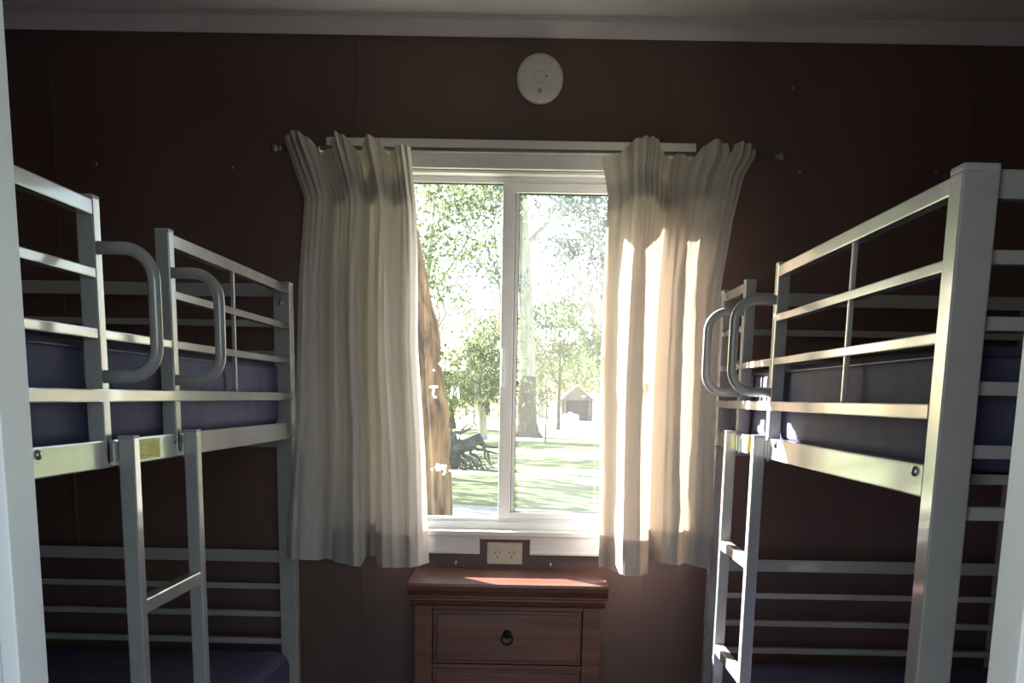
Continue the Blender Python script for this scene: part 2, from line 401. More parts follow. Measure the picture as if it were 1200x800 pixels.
def curtain(name, left, right, prof, hem, top, seed, ruffles, label, gathers):
    """a hanging cloth: outlines by height, folds by a profile across, a ruffled header and a doubled hem"""
    yc = 3.600
    root = empty(name, (0, yc, .75), label=label, cat='curtain', group='calico curtains of the window')
    NX, NZ = 220, 90
    rr = random.Random(seed)
    ph = [rr.uniform(0, 6.28) for _ in range(6)]
    def pt(t, k, off=0.):
        # k 0 bottom .. 1 top
        zb = smooth_tab(hem, t); zt = smooth_tab(top, t)
        z = zb+(zt-zb)*k
        x0, x1 = lerp_tab(left, z), lerp_tab(right, z)
        x = x0+(x1-x0)*t
        f = smooth_tab(prof, t)
        h = max(0., min(1., (z-1.60)/.28))            # closer to the heading
        amp = 1.0-.62*h
        d = f*amp
        d += .004*math.sin(9*t*6.28+ph[0])*(1-h)*.5+.005*math.sin(z*5+ph[1]+t*7)
        # pinched pleats of the heading tape, flaring out above it
        pin = math.exp(-((z-1.895)/.05)**2)
        fl = max(0., min(1., (z-1.90)/.09))
        g = smooth_tab(gathers, t)
        d += g*(.55*h+.75*fl-.25*pin)
        rp = math.sin(ruffles*t*6.28+ph[2]+2.5*math.sin(t*9+ph[3]))
        d += .012*(abs(rp)*2-1)*h*(.5+.8*fl)
        d += .0028*(1-abs(noise.noise(Vector((t*13, seed*1.7, z*.9))))*2.2)
        # slight sideways lean of the folds
        x += .010*math.sin(t*21+ph[4])*(1-h)*.5*math.sin(z*2.2+ph[5])
        # soft wrinkles towards the hem
        d += .006*noise.noise(Vector((x*16, seed, z*6)))*(1.3 if z < 1.1 else .6)+.003*noise.noise(Vector((x*40, seed, z*22)))
        return Vector((x, -d+off, z-.75))
    bm = bmesh.new()
    g = [[bm.verts.new(pt(i/NX, j/NZ)) for i in range(NX+1)] for j in range(NZ+1)]
    for j in range(NZ):
        for i in range(NX):
            bm.faces.new((g[j][i], g[j][i+1], g[j+1][i+1], g[j+1][i])).smooth = True
    me = bpy.data.meshes.new('drop'); bm.to_mesh(me); bm.free(); me.materials.append(M['curtain'])
    link_mesh('drop', me, root)
    for nm, k0, k1 in (('hem', .002, .085), ('heading_tape', .875, .935)):
        bm = bmesh.new(); n2 = 8
        g = [[bm.verts.new(pt(i/NX, k0+(k1-k0)*j/n2, .0035)) for i in range(NX+1)] for j in range(n2+1)]
        for j in range(n2):
            for i in range(NX):
                bm.faces.new((g[j][i], g[j][i+1], g[j+1][i+1], g[j+1][i])).smooth = True
        me = bpy.data.meshes.new(nm); bm.to_mesh(me); bm.free(); me.materials.append(M['curtain'])
        link_mesh(nm, me, root)
    return root

curtain('curtain',
    [(.74, -.724), (1.0, -.706), (1.19, -.690), (1.296, -.688), (1.60, -.676), (1.835, -.657), (1.919, -.686), (2.003, -.717)],
    [(.74, -.286), (1.07, -.299), (1.43, -.326), (1.80, -.326), (1.985, -.344)],
    [(0, .036), (.04, .052), (.10, .050), (.20, .040), (.255, -.012), (.30, -.022), (.335, .014), (.40, .040), (.47, .068), (.53, .060), (.56, .020), (.572, -.040), (.615, -.044), (.640, .028), (.69, .062), (.75, .056), (.80, .030), (.88, .034), (.945, .020), (.965, -.012), (1.0, -.056)],
    [(0, .763), (.25, .757), (.3, .750), (.52, .742), (.55, .764), (.62, .762), (.66, .742), (.8, .738), (1, .744)],
    [(0, 2.003), (.12, 2.014), (.22, 2.000), (.27, 1.965), (.34, 1.978), (.42, 2.012), (.5, 2.005), (.58, 1.972), (.68, 2.006), (.76, 1.998), (.82, 1.965), (.9, 1.985), (1, 1.990)],
    3, 8, 'cream calico curtain hanging in shade beside the clear fixed window pane',
    [(0, -.03), (.08, .02), (.16, .03), (.24, -.03), (.3, .0), (.36, -.02), (.44, .035), (.5, .02), (.58, -.035), (.66, .035), (.72, .02), (.8, -.03), (.9, .012), (1, -.01)])
curtain('curtain',
    [(.74, .256), (1.02, .250), (1.31, .242), (1.617, .243), (1.863, .247), (1.97, .225)],
    [(.74, .604), (1.03, .594), (1.346, .591), (1.60, .592), (1.796, .616), (1.917, .640), (1.966, .668)],
    [(0, -.030), (.025, -.040), (.05, -.036), (.09, -.010), (.20, .088), (.235, .101), (.27, .104), (.31, .096), (.37, .072), (.43, .044), (.455, -.020), (.475, -.032), (.565, .046), (.62, .060), (.70, .056), (.735, .046), (.757, .018), (.82, .030), (.90, .048), (.95, .052), (1.0, .046)],
    [(0, .743), (.25, .737), (.43, .735), (.46, .765), (.56, .770), (.7, .765), (.76, .770), (1, .752)],
    [(0, 1.975), (.1, 1.968), (.2, 2.006), (.34, 2.010), (.40, 1.985), (.46, 1.970), (.52, 1.985), (.6, 1.965), (.66, 1.995), (.72, 2.008), (.82, 2.005), (.845, 1.978), (.87, 2.004), (.95, 2.000), (1, 1.985)],
    11, 8, 'cream calico curtain catching the sun on its edge beside the dusty window pane',
    [(0, -.02), (.1, .03), (.18, .0), (.26, .035), (.34, .03), (.42, -.035), (.5, .0), (.58, -.03), (.66, .02), (.76, .035), (.84, -.01), (.9, .03), (1, .01)])

# ------------------------------------------------------------------ bunk beds
BL, BW, P = 1.9555, .967, .052          # length, width, post size
def make_bed():
    b = empty('bunk_bed')
    st = M['steel']
    for l0 in (0, BW-P):
        for s0 in (0, BL-P):
            m = MB(); m.box(l0, l0+P, s0, s0+P, .012, 1.588, .003); po = m.build('post', st, b)
            m = MB(); m.lathe([(.001, 0)]*1+[(.02, 0), (.02, .01), (.001, .012)], (l0+P/2, s0+P/2, 0), 'z', 4)
            m2 = MB(); m2.box(l0-.0005, l0+P+.0005, s0-.0005, s0+P+.0005, 1.586, 1.597, .004); m2.build('cap', M['capm'], po)
            m.bm.free()
            m3 = MB(); m3.box(l0-.001, l0+P+.001, s0-.001, s0+P+.001, 0, .02, .004); m3.build('foot', M['capm'], po)
    up = [(1.552, 1.591)]+[(1.4645-.0903*k, 1.4845-.0903*k) for k in range(5)]
    lo = [(.742, .781)]+[(.655-.0893*k, .674-.0893*k) for k in range(5)]
    for s0 in (.012, BL-.012-.026):
        for z0, z1 in up+lo:
            m = MB(); m.box(P-.002, BW-P+.002, s0, s0+.026, z0, z1, .003); m.build('end_rail', st, b)
    for l0, l1 in ((0, .025), (BW-.025, BW)):
        for z0, z1 in ((1.133, 1.182), (.222, .272)):
            m = MB(); m.box(l0, l1, P-.002, BL-P+.002, z0, z1, .003); m.build('side_rail', st, b)
    # guard rails of the upper bunk, aisle side
    g1, g2, gp = (1.1545, 1.188), (1.559, 1.5925), .030
    for (s0, s1) in ((P-.002, g1[0]+.002), (g2[1]-.002, BL-P+.002)):
        for z0, z1 in ((1.560, 1.586), (1.457, 1.474)):
            m = MB(); m.box(0.001, .025, s0, s1, z0, z1, .0025); m.build('guard_rail', st, b)
    m = MB(); m.box(.002, .024, P-.002, BL-P+.002, 1.356, 1.373, .0025); m.build('guard_rail', st, b)
    m = MB(); m.box(-.0015, .022, P-.002, BL-P+.002, 1.248, 1.271, .0025); m.build('guard_rail', st, b)
    for z0, z1 in ((1.560, 1.586), (1.356, 1.373)):
        m = MB(); m.box(BW-.025, BW-.001, P-.002, BL-P+.002, z0, z1, .0025); m.build('guard_rail', st, b)
    for s0, s1 in (g1, g2):
        m = MB(); m.box(0, gp, s0, s1, 1.140, 1.590, .003); gpo = m.build('guard_post', st, b)
        m = MB(); m.box(-.0005, gp+.0005, s0-.0005, s1+.0005, 1.587, 1.594, .003); m.build('cap', M['capm'], gpo)
    m = MB(); m.box(-.005, .005, -.005, .005, 1.271, 1.562, .002); o = m.build('spindle', st, b); o.location = (.012, .555, 0)
    # D-shaped climbing handles
    for s in ((g1[0]+g1[1])/2, (g2[0]+g2[1])/2):
        r, zt, zb, out = .052, 1.508, 1.292, -.094
        pts = [(.004, s, zt)]
        for k in range(9):
            a = PI/2+k*PI/16; pts.append((out+r+math.cos(a)*r, s, zt-r+math.sin(a)*r))
        for k in range(9):
            a = PI+k*PI/16; pts.append((out+r+math.cos(a)*r, s, zb+r+math.sin(a)*r))
        pts.append((.004, s, zb))
        m = MB(); m.tube(pts, .0115, 16); m.build('grab_handle', st, b)
    # ladder hooked over the side rail
    lad = MB()
    u1, u2 = (1.140, 1.172), (1.523, 1.555)
    lad.box(-.037, -.008, *u1, .012, 1.186, .003); L1 = lad.build('ladder', st, b)
    m = MB(); m.box(-.037, -.008, *u2, .012, 1.186, .003); m.build('upright', st, L1)
    for z in (.275, .575, .872):
        m = MB(); m.box(-.035, -.010, u1[1]-.002, u2[0]+.002, z-.014, z+.014, .003); m.build('rung', st, L1)
    for s0, s1 in (u1, u2):
        m = MB(); m.box(-.010, .002, s0+.002, s1-.002, 1.135, 1.178, .001)
        m.box(-.004, .003, s0-.014, s0+.004, 1.128, 1.176, .001)
        m.build('hook', M['bolt'], L1)
        m = MB(); m.box(-.038, -.007, s0-.001, s1+.001, 0, .02, .003); m.build('foot', M['capm'], L1)
        m = MB(); m.box(-.0375, -.0075, s0-.0005, s1+.0005, 1.184, 1.190, .002); m.build('cap', M['capm'], L1)
    # bolts
    for s in (.085, 1.205, 1.06):
        m = MB(); m.lathe([(.001, -.006), (.004, -.0055), (.0075, -.003), (.008, 0), (.008, .002)], (0, 0, 0), 'x', 16)
        o = m.build('bolt', M['bolt'], b); o.location = (0, s, 1.170)
    for s, dr in ((P, 1), (BL-P, -1)):
        m = MB(); m.lathe([(.008, -.002*dr), (.008, 0), (.0075, .003*dr), (.004, .0055*dr), (.001, .006*dr)], (0, 0, 0), 'y', 16)
        o = m.build('bolt', M['bolt'], b); o.location = (P*.55, s, 1.535)
    # slats under both mattresses
    for zt in (1.168, .268):
        for k in range(11):
            s0 = .075+k*.172
            m = MB(); m.box(.024, BW-.024, s0, s0+.05, zt-.016, zt, .002); m.build('slat', st, b)
    # yellow safety label on the side rail
    m = MB(); m.box(-.0012, .0004, 0, .125, 1.139, 1.177); lab = m.build('safety_label', M['sticker'], b, label='yellow safety label')
    m = MB()
    for k in range(6): m.box(-.0016, -.0008, .008, .06 if k % 2 else .072, 1.144+k*.0052, 1.1455+k*.0052)
    m.box(-.0016, -.0008, .086, .118, 1.146, 1.147); m.box(-.0016, -.0008, .086, .118, 1.168, 1.169)
    m.build('small_print', M['ink'], lab)
    lab.location = (0, 1.325, 0)
    return b
bed = make_bed()
bed.location = (.602, 1.678, 0)
props(bed, 'silver grey metal bunk bed with its ladder and handles at the end by the window', 'bunk bed', 'metal bunk beds')
bed2 = copy_tree(bed)
bed2.location = (-.7036, 3.635, 0); bed2.rotation_euler = (0, 0, PI-.0187)
bed2['label'] = 'silver grey metal bunk bed with its ladder and handles away from the window'
for ch in bed2.children:
    if ch.name.startswith('safety_label'): ch.location = (0, 1.305, 0)
    if ch.name.startswith('bolt') and abs(ch.location.y-.085) < .01: ch.location.y = BL-.085
    if ch.name.startswith('spindle'): ch.location = (.012, .66, 0)

def mattress(name, l0, l1, s0, s1, z0, z1, rad, seed, loc, rz, label):
    """a vinyl covered foam mattress: rounded block, a little uneven, with piping round its edges"""
    b = bmesh.new(); bmesh.ops.create_cube(b, size=1)
    for v in b.verts:
        v.co = Vector(((l0+l1)/2+v.co.x*(l1-l0), (s0+s1)/2+v.co.y*(s1-s0), (z0+z1)/2+v.co.z*(z1-z0)))
    bmesh.ops.bevel(b, geom=b.edges[:], offset=rad, segments=4, affect='EDGES', profile=.5)
    for _ in range(2):
        bmesh.ops.subdivide_edges(b, edges=[e for e in b.edges if e.calc_length() > .06], cuts=3, use_grid_fill=True)
    bmesh.ops.triangulate(b, faces=[f for f in b.faces if len(f.verts) > 4])
    b.normal_update()
    for v in b.verts:
        n = v.normal.copy()
        a = noise.noise(Vector((v.co.x*3, v.co.y*3, seed)))*.008+noise.noise(Vector((v.co.x*11, v.co.y*9, v.co.z*14+seed)))*.0035
        # wrinkles pulled from the corners
        a += .0035*math.sin((v.co.y*1.4+v.co.z*3.0+seed)*14)*max(0, noise.noise(Vector((v.co.y*1.5, v.co.z*5, seed+3))))
        if v.co.z < z0+.02: a = 0
        v.co += n*a
    for f in b.faces: f.smooth = True
    me = bpy.data.meshes.new(name); b.to_mesh(me); b.free(); me.materials.append(M['mattress'])
    root = link_mesh(name, me, None, label=label, cat='mattress', group='navy vinyl mattresses')
    root.location = loc; root.rotation_euler = (0, 0, rz)
    m = MB()
    for z in (z1-rad*.55,):
        q = rad*.12; pts = []
        for cx, cy, a0 in ((l1-rad-q, s1-rad-q, 0), (l0+rad+q, s1-rad-q, 90), (l0+rad+q, s0+rad+q, 180), (l1-rad-q, s0+rad+q, 270)):
            for k in range(7):
                a = math.radians(a0+k*15); pts.append((cx+math.cos(a)*(rad+q*.6), cy+math.sin(a)*(rad+q*.6), z))
        pts.append(pts[0]); m.tube(pts, .003, 6)
    m.build('piping', M['piping'], root)
    return root
RL, LL = ((.602, 1.678, 0), 0), ((-.7036, 3.635, 0), PI-.0187)
mattress('mattress', .034, BW-.034, .066, BL-.066, 1.1685, 1.358, .030, 1.3, *RL, 'navy mattress on the upper bunk, bed with its ladder by the window')
mattress('mattress', .034, BW-.034, .066, BL-.066, 1.1685, 1.358, .030, 5.1, *LL, 'navy mattress on the upper bunk, bed with ladder away from the window')
mattress('mattress', .018, BW-.034, .066, BL-.066, .2685, .458, .045, 8.7, *RL, 'navy mattress on the lower bunk, bed with its ladder by the window')
mattress('mattress', .018, BW-.034, .066, BL-.066, .2685, .464, .045, 12.9, *LL, 'navy mattress on the lower bunk, bed with ladder away from the window')

# ------------------------------------------------------------------ chest of drawers under the window
ch = empty('chest_of_drawers', (-.030, 3.55, 0), label='red-brown timber chest of drawers standing under the window', cat='chest of drawers')
CY0, CY1 = 3.425-3.55, YW-.018-3.55          # body front and back
CX0, CX1 = -.284, .284
t0, t1 = 3.382-3.55, YW-.016-3.55
m = MB()
# top with a moulded front edge
prof = [(t0, .720), (t0-.0005, .712), (t0+.002, .698), (t0+.008, .690), (t0+.014, .680), (t0+.014, .676), (t0+.022, .672), (t1, .672), (t1, .720)]
m.sweep(prof, -.302, .302, lambda x, a, b: (x, a, b)); m.build('top', M['wood_top'], ch)
m = MB(); prof = [(CY0-.020, .672), (CY0-.020, .664), (CY0-.012, .660), (CY0-.010, .654), (CY0-.016, .650), (CY0-.008, .646), (CY1, .646), (CY1, .672)]
m.sweep(prof, -.296, .296, lambda x, a, b: (x, a, b)); m.build('cornice_moulding', M['wood'], ch)
m = MB()
m.box(CX0, CX0+.018, CY0+.002, CY1, .0, .647); m.box(CX1-.018, CX1, CY0+.002, CY1, .0, .647); m.box(CX0+.018, CX1-.018, CY1-.008, CY1, .04, .647)
for x0, x1 in ((CX0, CX0+.055), (CX1-.055, CX1)): m.box(x0, x1, CY0-.003, CY0+.018, 0, .647, .0025)
for z0, z1 in ((.633, .647), (.449, .463), (.263, .277), (.06, .09)): m.box(CX0+.055, CX1-.055, CY0, CY0+.018, z0, z1, .0015)
m.build('carcass', M['wood'], ch)
for k, (z0, z1) in enumerate(((.465, .631), (.279, .447), (.092, .261))):
    m = MB()
    x0, x1 = CX0+.057, CX1-.057
    m.box(x0, x1, CY0+.006, CY0+.022, z0, z1, .001)
    m.box(x0+.010, x1-.010, CY0-.001, CY0+.008, z0+.010, z1-.010, .0035)
    dr = m.build('drawer', M['wood'], ch)
    zc = (z0+z1)/2+.012
    m = MB(); m.lathe([(.001, -.006), (.010, -.005), (.014, -.001), (.014, .003)], (0, CY0-.002, zc), 'y', 20)
    m.lathe([(.001, -.014), (.0045, -.012), (.005, -.004)], (0, CY0-.004, zc+.004), 'y', 12)
    kn = m.build('pull_plate', M['iron'], dr)
    m = MB(); m.tube([(math.sin(a)*.0165, CY0-.013-.003*math.cos(a), zc-.014+math.cos(a)*.0165) for a in [2*PI*i/24 for i in range(25)]], .0028, 8)
    m.build('pull_ring', M['iron'], dr)

# ------------------------------------------------------------------ small things on the wall
gp = empty('power_outlet', (-.0455, YW, .769), label='cream double power outlet set in the notch under the window sill', cat='power outlet')
m = MB(); m.box(-.058, .058, -.011, 0, -.036, .036, .0035); m.build('faceplate', M['gpo'], gp)
for s in (-1, 1):
    m = MB(); m.box(s*.044-.008, s*.044+.008, -.0165, -.010, .015, .030, .0015); sw = m.build('switch', M['gpo'], gp)
    m = MB()
    cx = s*.0232
    for dx, a in ((-.0075, .45), (.0075, -.45)):
        p = Vector((cx+dx, -.0111, .003)); d = Vector((math.sin(a), 0, math.cos(a)))*.0042
        m.obox(p-d, p+d, .0012, .0024)
    m.obox((cx, -.0111, -.016), (cx, -.0111, -.007), .0024, .0012)
    m.build('socket', M['slot'], gp)

al = empty('smoke_alarm', (.037, YW, 2.206), label='round white smoke alarm on the wall above the window', cat='smoke alarm')
m = MB(); m.lathe([(.069, 0), (.070, -.006), (.070, -.020), (.066, -.029), (.056, -.033), (.046, -.0345), (.020, -.036), (.001, -.036)], (0, 0, 0), 'y', 64); m.build('body', M['alarm'], al)
m = MB(); m.tube([(math.cos(a)*.017, -.0355, math.sin(a)*.017+.001) for a in [2*PI*i/32 for i in range(33)]], .0011, 6); m.build('test_button', M['capm'], al)
m = MB()
for r, n in ((0, 1), (.003, 6), (.006, 11)):
    for k in range(n):
        a = 2*PI*k/n; m.lathe([(.0011, -.0366), (.0011, -.034)], (math.cos(a)*r, 0, math.sin(a)*r-.037), 'y', 8)
m.build('sounder_grille', M['alarm_dark'], al)
for x, z, r in ((-.023, .003, .0016), (.021, .003, .0024)):
    m = MB(); m.lathe([(r, -.0366), (r, -.034)], (x, 0, z), 'y', 10); m.build('indicator', M['alarm_dark'], al)

for x, z, lb in ((-.205, .737, 'small white screw hook on the wall behind the chest, near the bunched curtain in shade'),
                 (.105, .735, 'small white screw hook on the wall behind the chest, near the sunlit curtain')):
    h = empty('screw_hook', (x, YW, z), label=lb, cat='hook', group='white screw hooks over the chest')
    m = MB(); m.lathe([(.001, -.009), (.004, -.008), (.0045, -.003), (.003, 0)], (0, 0, 0), 'y', 12); m.build('hook_head', M['tank'], h)
    m = MB(); m.tube([(0, -.005, 0), (0, -.011, -.004), (0, -.012, -.010)], .0014, 6); m.build('shank', M['bolt'], h)
for x, z, lb in ((-1.318, 1.945, 'pale nail head above the bed whose ladder is away from the window'),
                 (-.900, 1.943, 'pale nail head in the dark wall beside the shaded curtain'),
                 (.800, 2.196, 'pale nail head high in the dark wall between smoke alarm and corner'),
                 (.838, 1.958, 'pale nail head in the dark wall just below the rod end by the sunlit curtain'),
                 (1.253, 1.968, 'pale nail head in the dark wall close above the tallest bed post')):
    m = MB(); m.lathe([(.001, -.0022), (.0028, -.002), (.0034, -.0008), (.0034, 0)], (0, 0, 0), 'y', 12)
    o = m.build('nail_head', M['bolt'], label=lb, cat='nail', group='nail heads in the dark wall'); o.location = (x, YW, z)

# ------------------------------------------------------------------ outdoors
GZ = -.40
def ground_z(x, y): return GZ+.05*noise.noise(Vector((x*.15, y*.15, 3)))
m = MB()
bm = m.bm
xs = [-80+4*i for i in range(41)]; ys = [-56.3+2.2*j for j in range(97)]
gv = [[bm.verts.new((x, y, ground_z(x, y))) for x in xs] for y in ys]
for j in range(len(ys)-1):
    for i in range(len(xs)-1): bm.faces.new((gv[j][i], gv[j][i+1], gv[j+1][i+1], gv[j+1][i])).smooth = True
m.build('ground', M['grass'], kind='structure')
m = MB()
def strip(x0, x1, f0, f1, n=24):
    for k in range(n):
        a, b = x0+(x1-x0)*k/n, x0+(x1-x0)*(k+1)/n
        m.quad((a, f0(a), ground_z(a, f0(a))+.03), (b, f0(b), ground_z(b, f0(b))+.03), (b, f1(b), ground_z(b, f1(b))+.03), (a, f1(a), ground_z(a, f1(a))+.03))
strip(-8, 8, lambda x: 15.6-.5*x, lambda x: 17.2-.5*x)
strip(-40, 40, lambda x: 72+.1*x, lambda x: 92+.1*x)
m.build('path', M['gravel'], kind='structure')
m = MB(); strip(-60, 60, lambda x: -54, lambda x: -2.3, 60); m.build('ground_added_grey', M['added_grey'], kind='structure')  # unseen grey ground added to dim and neutralise light coming through the doorway

def leaf_cloud(mb, clumps, rnd, size, per):
    for (c, r) in clumps:
        for _ in range(per):
            d = Vector((rnd.gauss(0, 1), rnd.gauss(0, 1), rnd.gauss(0, .75)))
            p = Vector(c)+d*r*.5
            L = size*rnd.uniform(.6, 1.4); w = L*rnd.uniform(.28, .45)
            a = Vector((rnd.uniform(-1, 1), rnd.uniform(-1, 1), rnd.uniform(-1.4, .3))).normalized()
            s = a.orthogonal().normalized(); s.rotate(Matrix.Rotation(rnd.uniform(0, 6.28), 3, a))
            mb.quad(p, p+a*L*.45+s*w*.5, p+a*L, p+a*L*.45-s*w*.5)

def bend(p, q, n, amp, rnd):
    p, q = Vector(p), Vector(q); out = []
    for i in range(n+1):
        t = i/n
        out.append(p+(q-p)*t+Vector((rnd.uniform(-1, 1), rnd.uniform(-1, 1), rnd.uniform(-.4, .4)))*amp*math.sin(PI*t))
    return out

def tree(name, base, trunk_pts, radii, limbs, crown, bark, leaf, size, per, seed, label, stocking=None):
    """trunk through points, limbs with twigs, and a crown of separate leaves gathered in clumps"""
    rnd = random.Random(seed)
    root = empty(name, base, label=label, cat='tree', group='gum trees on the lawn')
    m = MB(); n = len(trunk_pts); pts = []; rr = []
    for i in range(n-1):
        for k in range(5):
            t = k/5; p = Vector(trunk_pts[i]).lerp(Vector(trunk_pts[i+1]), t)
            r = radii[i]+(radii[i+1]-radii[i])*t
            pts.append(p+Vector((rnd.uniform(-1, 1), rnd.uniform(-1, 1), 0))*r*.06); rr.append(r*rnd.uniform(.96, 1.05))
    pts.append(Vector(trunk_pts[-1])); rr.append(radii[-1])
    m.tube(pts, rr, 16); tk = m.build('trunk', bark, root)
    if stocking:
        k = [i for i, p in enumerate(pts) if p.z <= stocking]
        m = MB(); m.tube([pts[i] for i in k], [rr[i]*1.05+.01 for i in k], 16); m.build('rough_base', M['dark_bark'], root)
    clumps = [(Vector(c), r) for c, r in crown]
    for (a, b, r) in limbs:
        m = MB(); bp = bend(a, b, 6, .25, rnd)
        m.tube(bp, [r*(1-.12*i) for i in range(7)], 8)
        for _ in range(3):
            i = rnd.randint(2, 5); q = bp[i]+Vector((rnd.uniform(-1.2, 1.2), rnd.uniform(-1, 1), rnd.uniform(.2, 1.4)))
            m.tube(bend(bp[i], q, 4, .1, rnd), [r*.35, r*.3, r*.25, r*.18, r*.1], 6)
            clumps.append((q, .7))
        m.build('branch', bark, root)
    m = MB(); leaf_cloud(m, clumps, rnd, size, per); m.build('crown', leaf, root)
    return root

def blob(c, rx, ry, rz, n, rnd, r0=.7, r1=1.3):
    out = []
    for _ in range(n):
        while True:
            d = Vector((rnd.uniform(-1, 1), rnd.uniform(-1, 1), rnd.uniform(-1, 1)))
            if d.length < 1: break
        out.append((Vector(c)+Vector((d.x*rx, d.y*ry, d.z*rz)), rnd.uniform(r0, r1)))
    return out
def at(u, v, y):      # where a sight line from the doorway meets the distance y (used to plan the garden)
    return Vector(((u-611)/1372*y, y, 1.27+(465+.0183*(u-611)-v)/1372*y))
rn = random.Random(21)
# the big tree just outside, leaning away, seen beside the shaded curtain
b0 = Vector((-1.02, 11, GZ))
tree('gum_tree', b0, [(0, 0, -.1), (.05, 0, .6), (.03, 0, 1.4), (-.02, 0, 2.0), (-.13, .05, 2.7), (-.5, .1, 4.2), (-1.0, .3, 6.5)],
     [.40, .325, .305, .285, .27, .24, .16],
     [((-.3, .1, 3.5), (1.6, 1.5, 5.6), .10), ((-.7, .2, 5.0), (-2.2, 1.8, 7.2), .10), ((-.9, .3, 6.2), (-.1, -.3, 8.4), .09)],
     blob((-1.2, 1.0, 8.6), 1.6, 1.8, 1.0, 14, rn, .5, .9)+[(Vector((x, 1.5, z)), .38) for x, z in ((.12, 3.35), (.42, 3.75), (.10, 2.95), (1.02, 3.82), (.25, 3.6), (-.1, 3.45), (.0, 3.8))],
     M['bark'], M['leaf_a'], .055, 150, 31, 'thick orange-brown gum trunk just outside the window, partly behind the shaded curtain')
# the pale gum in the middle of the lawn
tree('gum_tree', (.28, 49.5, GZ), [(0, 0, -.2), (-.03, 0, .6), (-.08, 0, 3), (-.18, 0, 5.5), (-.42, 0, 9), (-.75, 0, 13)],
     [.62, .40, .34, .31, .27, .18],
     [((-.3, 0, 7.5), (2.2, 1, 11), .12), ((-.4, 0, 9), (-2.5, -1, 12), .12), ((-.6, 0, 11), (.8, 0, 14.5), .10)],
     blob((-.3, 0, 11.5), 2.6, 2.5, 2.2, 26, rn, .7, 1.2), M['pale_bark'], M['leaf_b'], .22, 95, 5,
     'tall pale gum with dark rough base standing on the lawn behind the sliding pane', stocking=2.6)
def simple(u, v, y, rx, rz, n, leaf, bark, seed, label, tr=.2, size=.3, per=60, lean=0):
    c = at(u, v, y); base = Vector((c.x+lean, y, GZ)); h = c.z-GZ
    rnd = random.Random(seed); cl = []
    for p, r in blob((c.x-base.x, 0, h), rx, rx*.9, rz, n, rnd): cl.append((p, r*.85))
    lm = [((-lean*.5, 0, h*.45), (cl[i][0].x, cl[i][0].y, cl[i][0].z), tr*.4) for i in range(4)]
    return tree('gum_tree', base, [(0, 0, -.2), (0, 0, h*.25), (-lean*.3, 0, h*.5), (-lean*.8, 0, h*.85), (-lean, 0, h*1.1)], [tr*1.3, tr, tr*.85, tr*.5, tr*.2],
                lm, cl, bark, leaf, size, per, seed, label)
simple(548, 412, 46, 2.3, 2.0, 34, M['leaf_a'], M['pale_bark'], 41, 'leafy green tree filling the middle of the fixed pane', .15, .21, 120, .6)
simple(508, 270, 30, 1.3, 1.7, 20, M['leaf_a'], M['pale_bark'], 42, 'tall thin gum with olive leaves at the top of the fixed pane', .10, .15, 120, -.5)
simple(572, 235, 38, 1.0, 1.0, 10, M['leaf_b'], M['pale_bark'], 43, 'slender gum with sparse blue-green leaves beside the window mullion', .05, .17, 100, .6)
simple(690, 262, 44, 1.9, 2.2, 26, M['leaf_b'], M['pale_bark'], 44, 'tall blue-green gum behind the sunlit curtain edge', .14, .20, 110, 1.3)
simple(655, 392, 62, 2.4, 2.0, 26, M['leaf_a'], M['dark_bark'], 45, 'bushy green tree behind the painted writing on the sliding pane', .09, .25, 110, .0)
simple(702, 400, 70, 2.6, 3.2, 30, M['leaf_a'], M['pale_bark'], 46, 'green tree rising behind the small gabled hut', .12, .36, 56, .3)
simple(630, 415, 96, 3.2, 2.4, 26, M['leaf_c'], M['pale_bark'], 47, 'yellow-green tree far behind the pale lawn gum', .25, .42, 56, .3)
simple(525, 450, 60, 1.6, 1.5, 14, M['leaf_c'], M['dark_bark'], 48, 'low yellow-green tree right behind the thick near trunk', .26, .30, 60, .1)
simple(570, 448, 105, 4.0, 2.0, 26, M['leaf_a'], M['dark_bark'], 49, 'dark green tree at the far edge of the lawn, left of the mullion', .3, .45, 56, 0)
simple(675, 440, 112, 5.0, 2.6, 30, M['leaf_c'], M['dark_bark'], 50, 'yellow-green tree at the far edge of the lawn behind the hut', .3, .48, 56, 0)
# trees beyond the wall whose shade lies across the lawn
for i, (x, y, h) in enumerate(((-7.4, 25, 7.5), (-9.2, 33, 9), (-10.0, 43, 9), (-12.5, 54, 10), (-14.5, 66, 9), (-7.0, 19.5, 6.5))):
    rnd = random.Random(70+i)
    tree('gum_tree', (x, y, GZ), [(0, 0, -.2), (.1, 0, h*.3), (0, .1, h*.6), (.2, 0, h)], [.32, .26, .2, .08],
         [((0, 0, h*.5), (1.8, .5, h*.8), .1), ((0, 0, h*.55), (-1.8, -.4, h*.85), .1)],
         blob((0, 0, h*.85), 3.4, 2.2, 1.8, 24, rnd, .9, 1.5), M['pale_bark'], M['leaf_a'], .42, 40, 70+i,
         ('gum tree out on the lawn past the window edge, %s' % ('second from the house', 'third from the house', 'fourth from the house', 'fifth from the house', 'farthest, beside the gravel drive', 'closest to the house')[i]))
# sapling beside the pale gum
sb = at(640, 518, 44)
sp = empty('sapling', (sb.x, 44, GZ), label='thin young sapling with yellow leaves beside the pale lawn gum', cat='sapling')
m = MB(); m.tube([(0, 0, -.1), (.03, 0, 1.2), (-.02, 0, 2.4)], [.03, .024, .01], 8); m.build('stem', M['dark_bark'], sp)
m = MB(); leaf_cloud(m, blob((0, 0, 1.7), .45, .4, .5, 7, rn, .3, .5), rn, .16, 34); m.build('leaves', M['leaf_c'], sp)

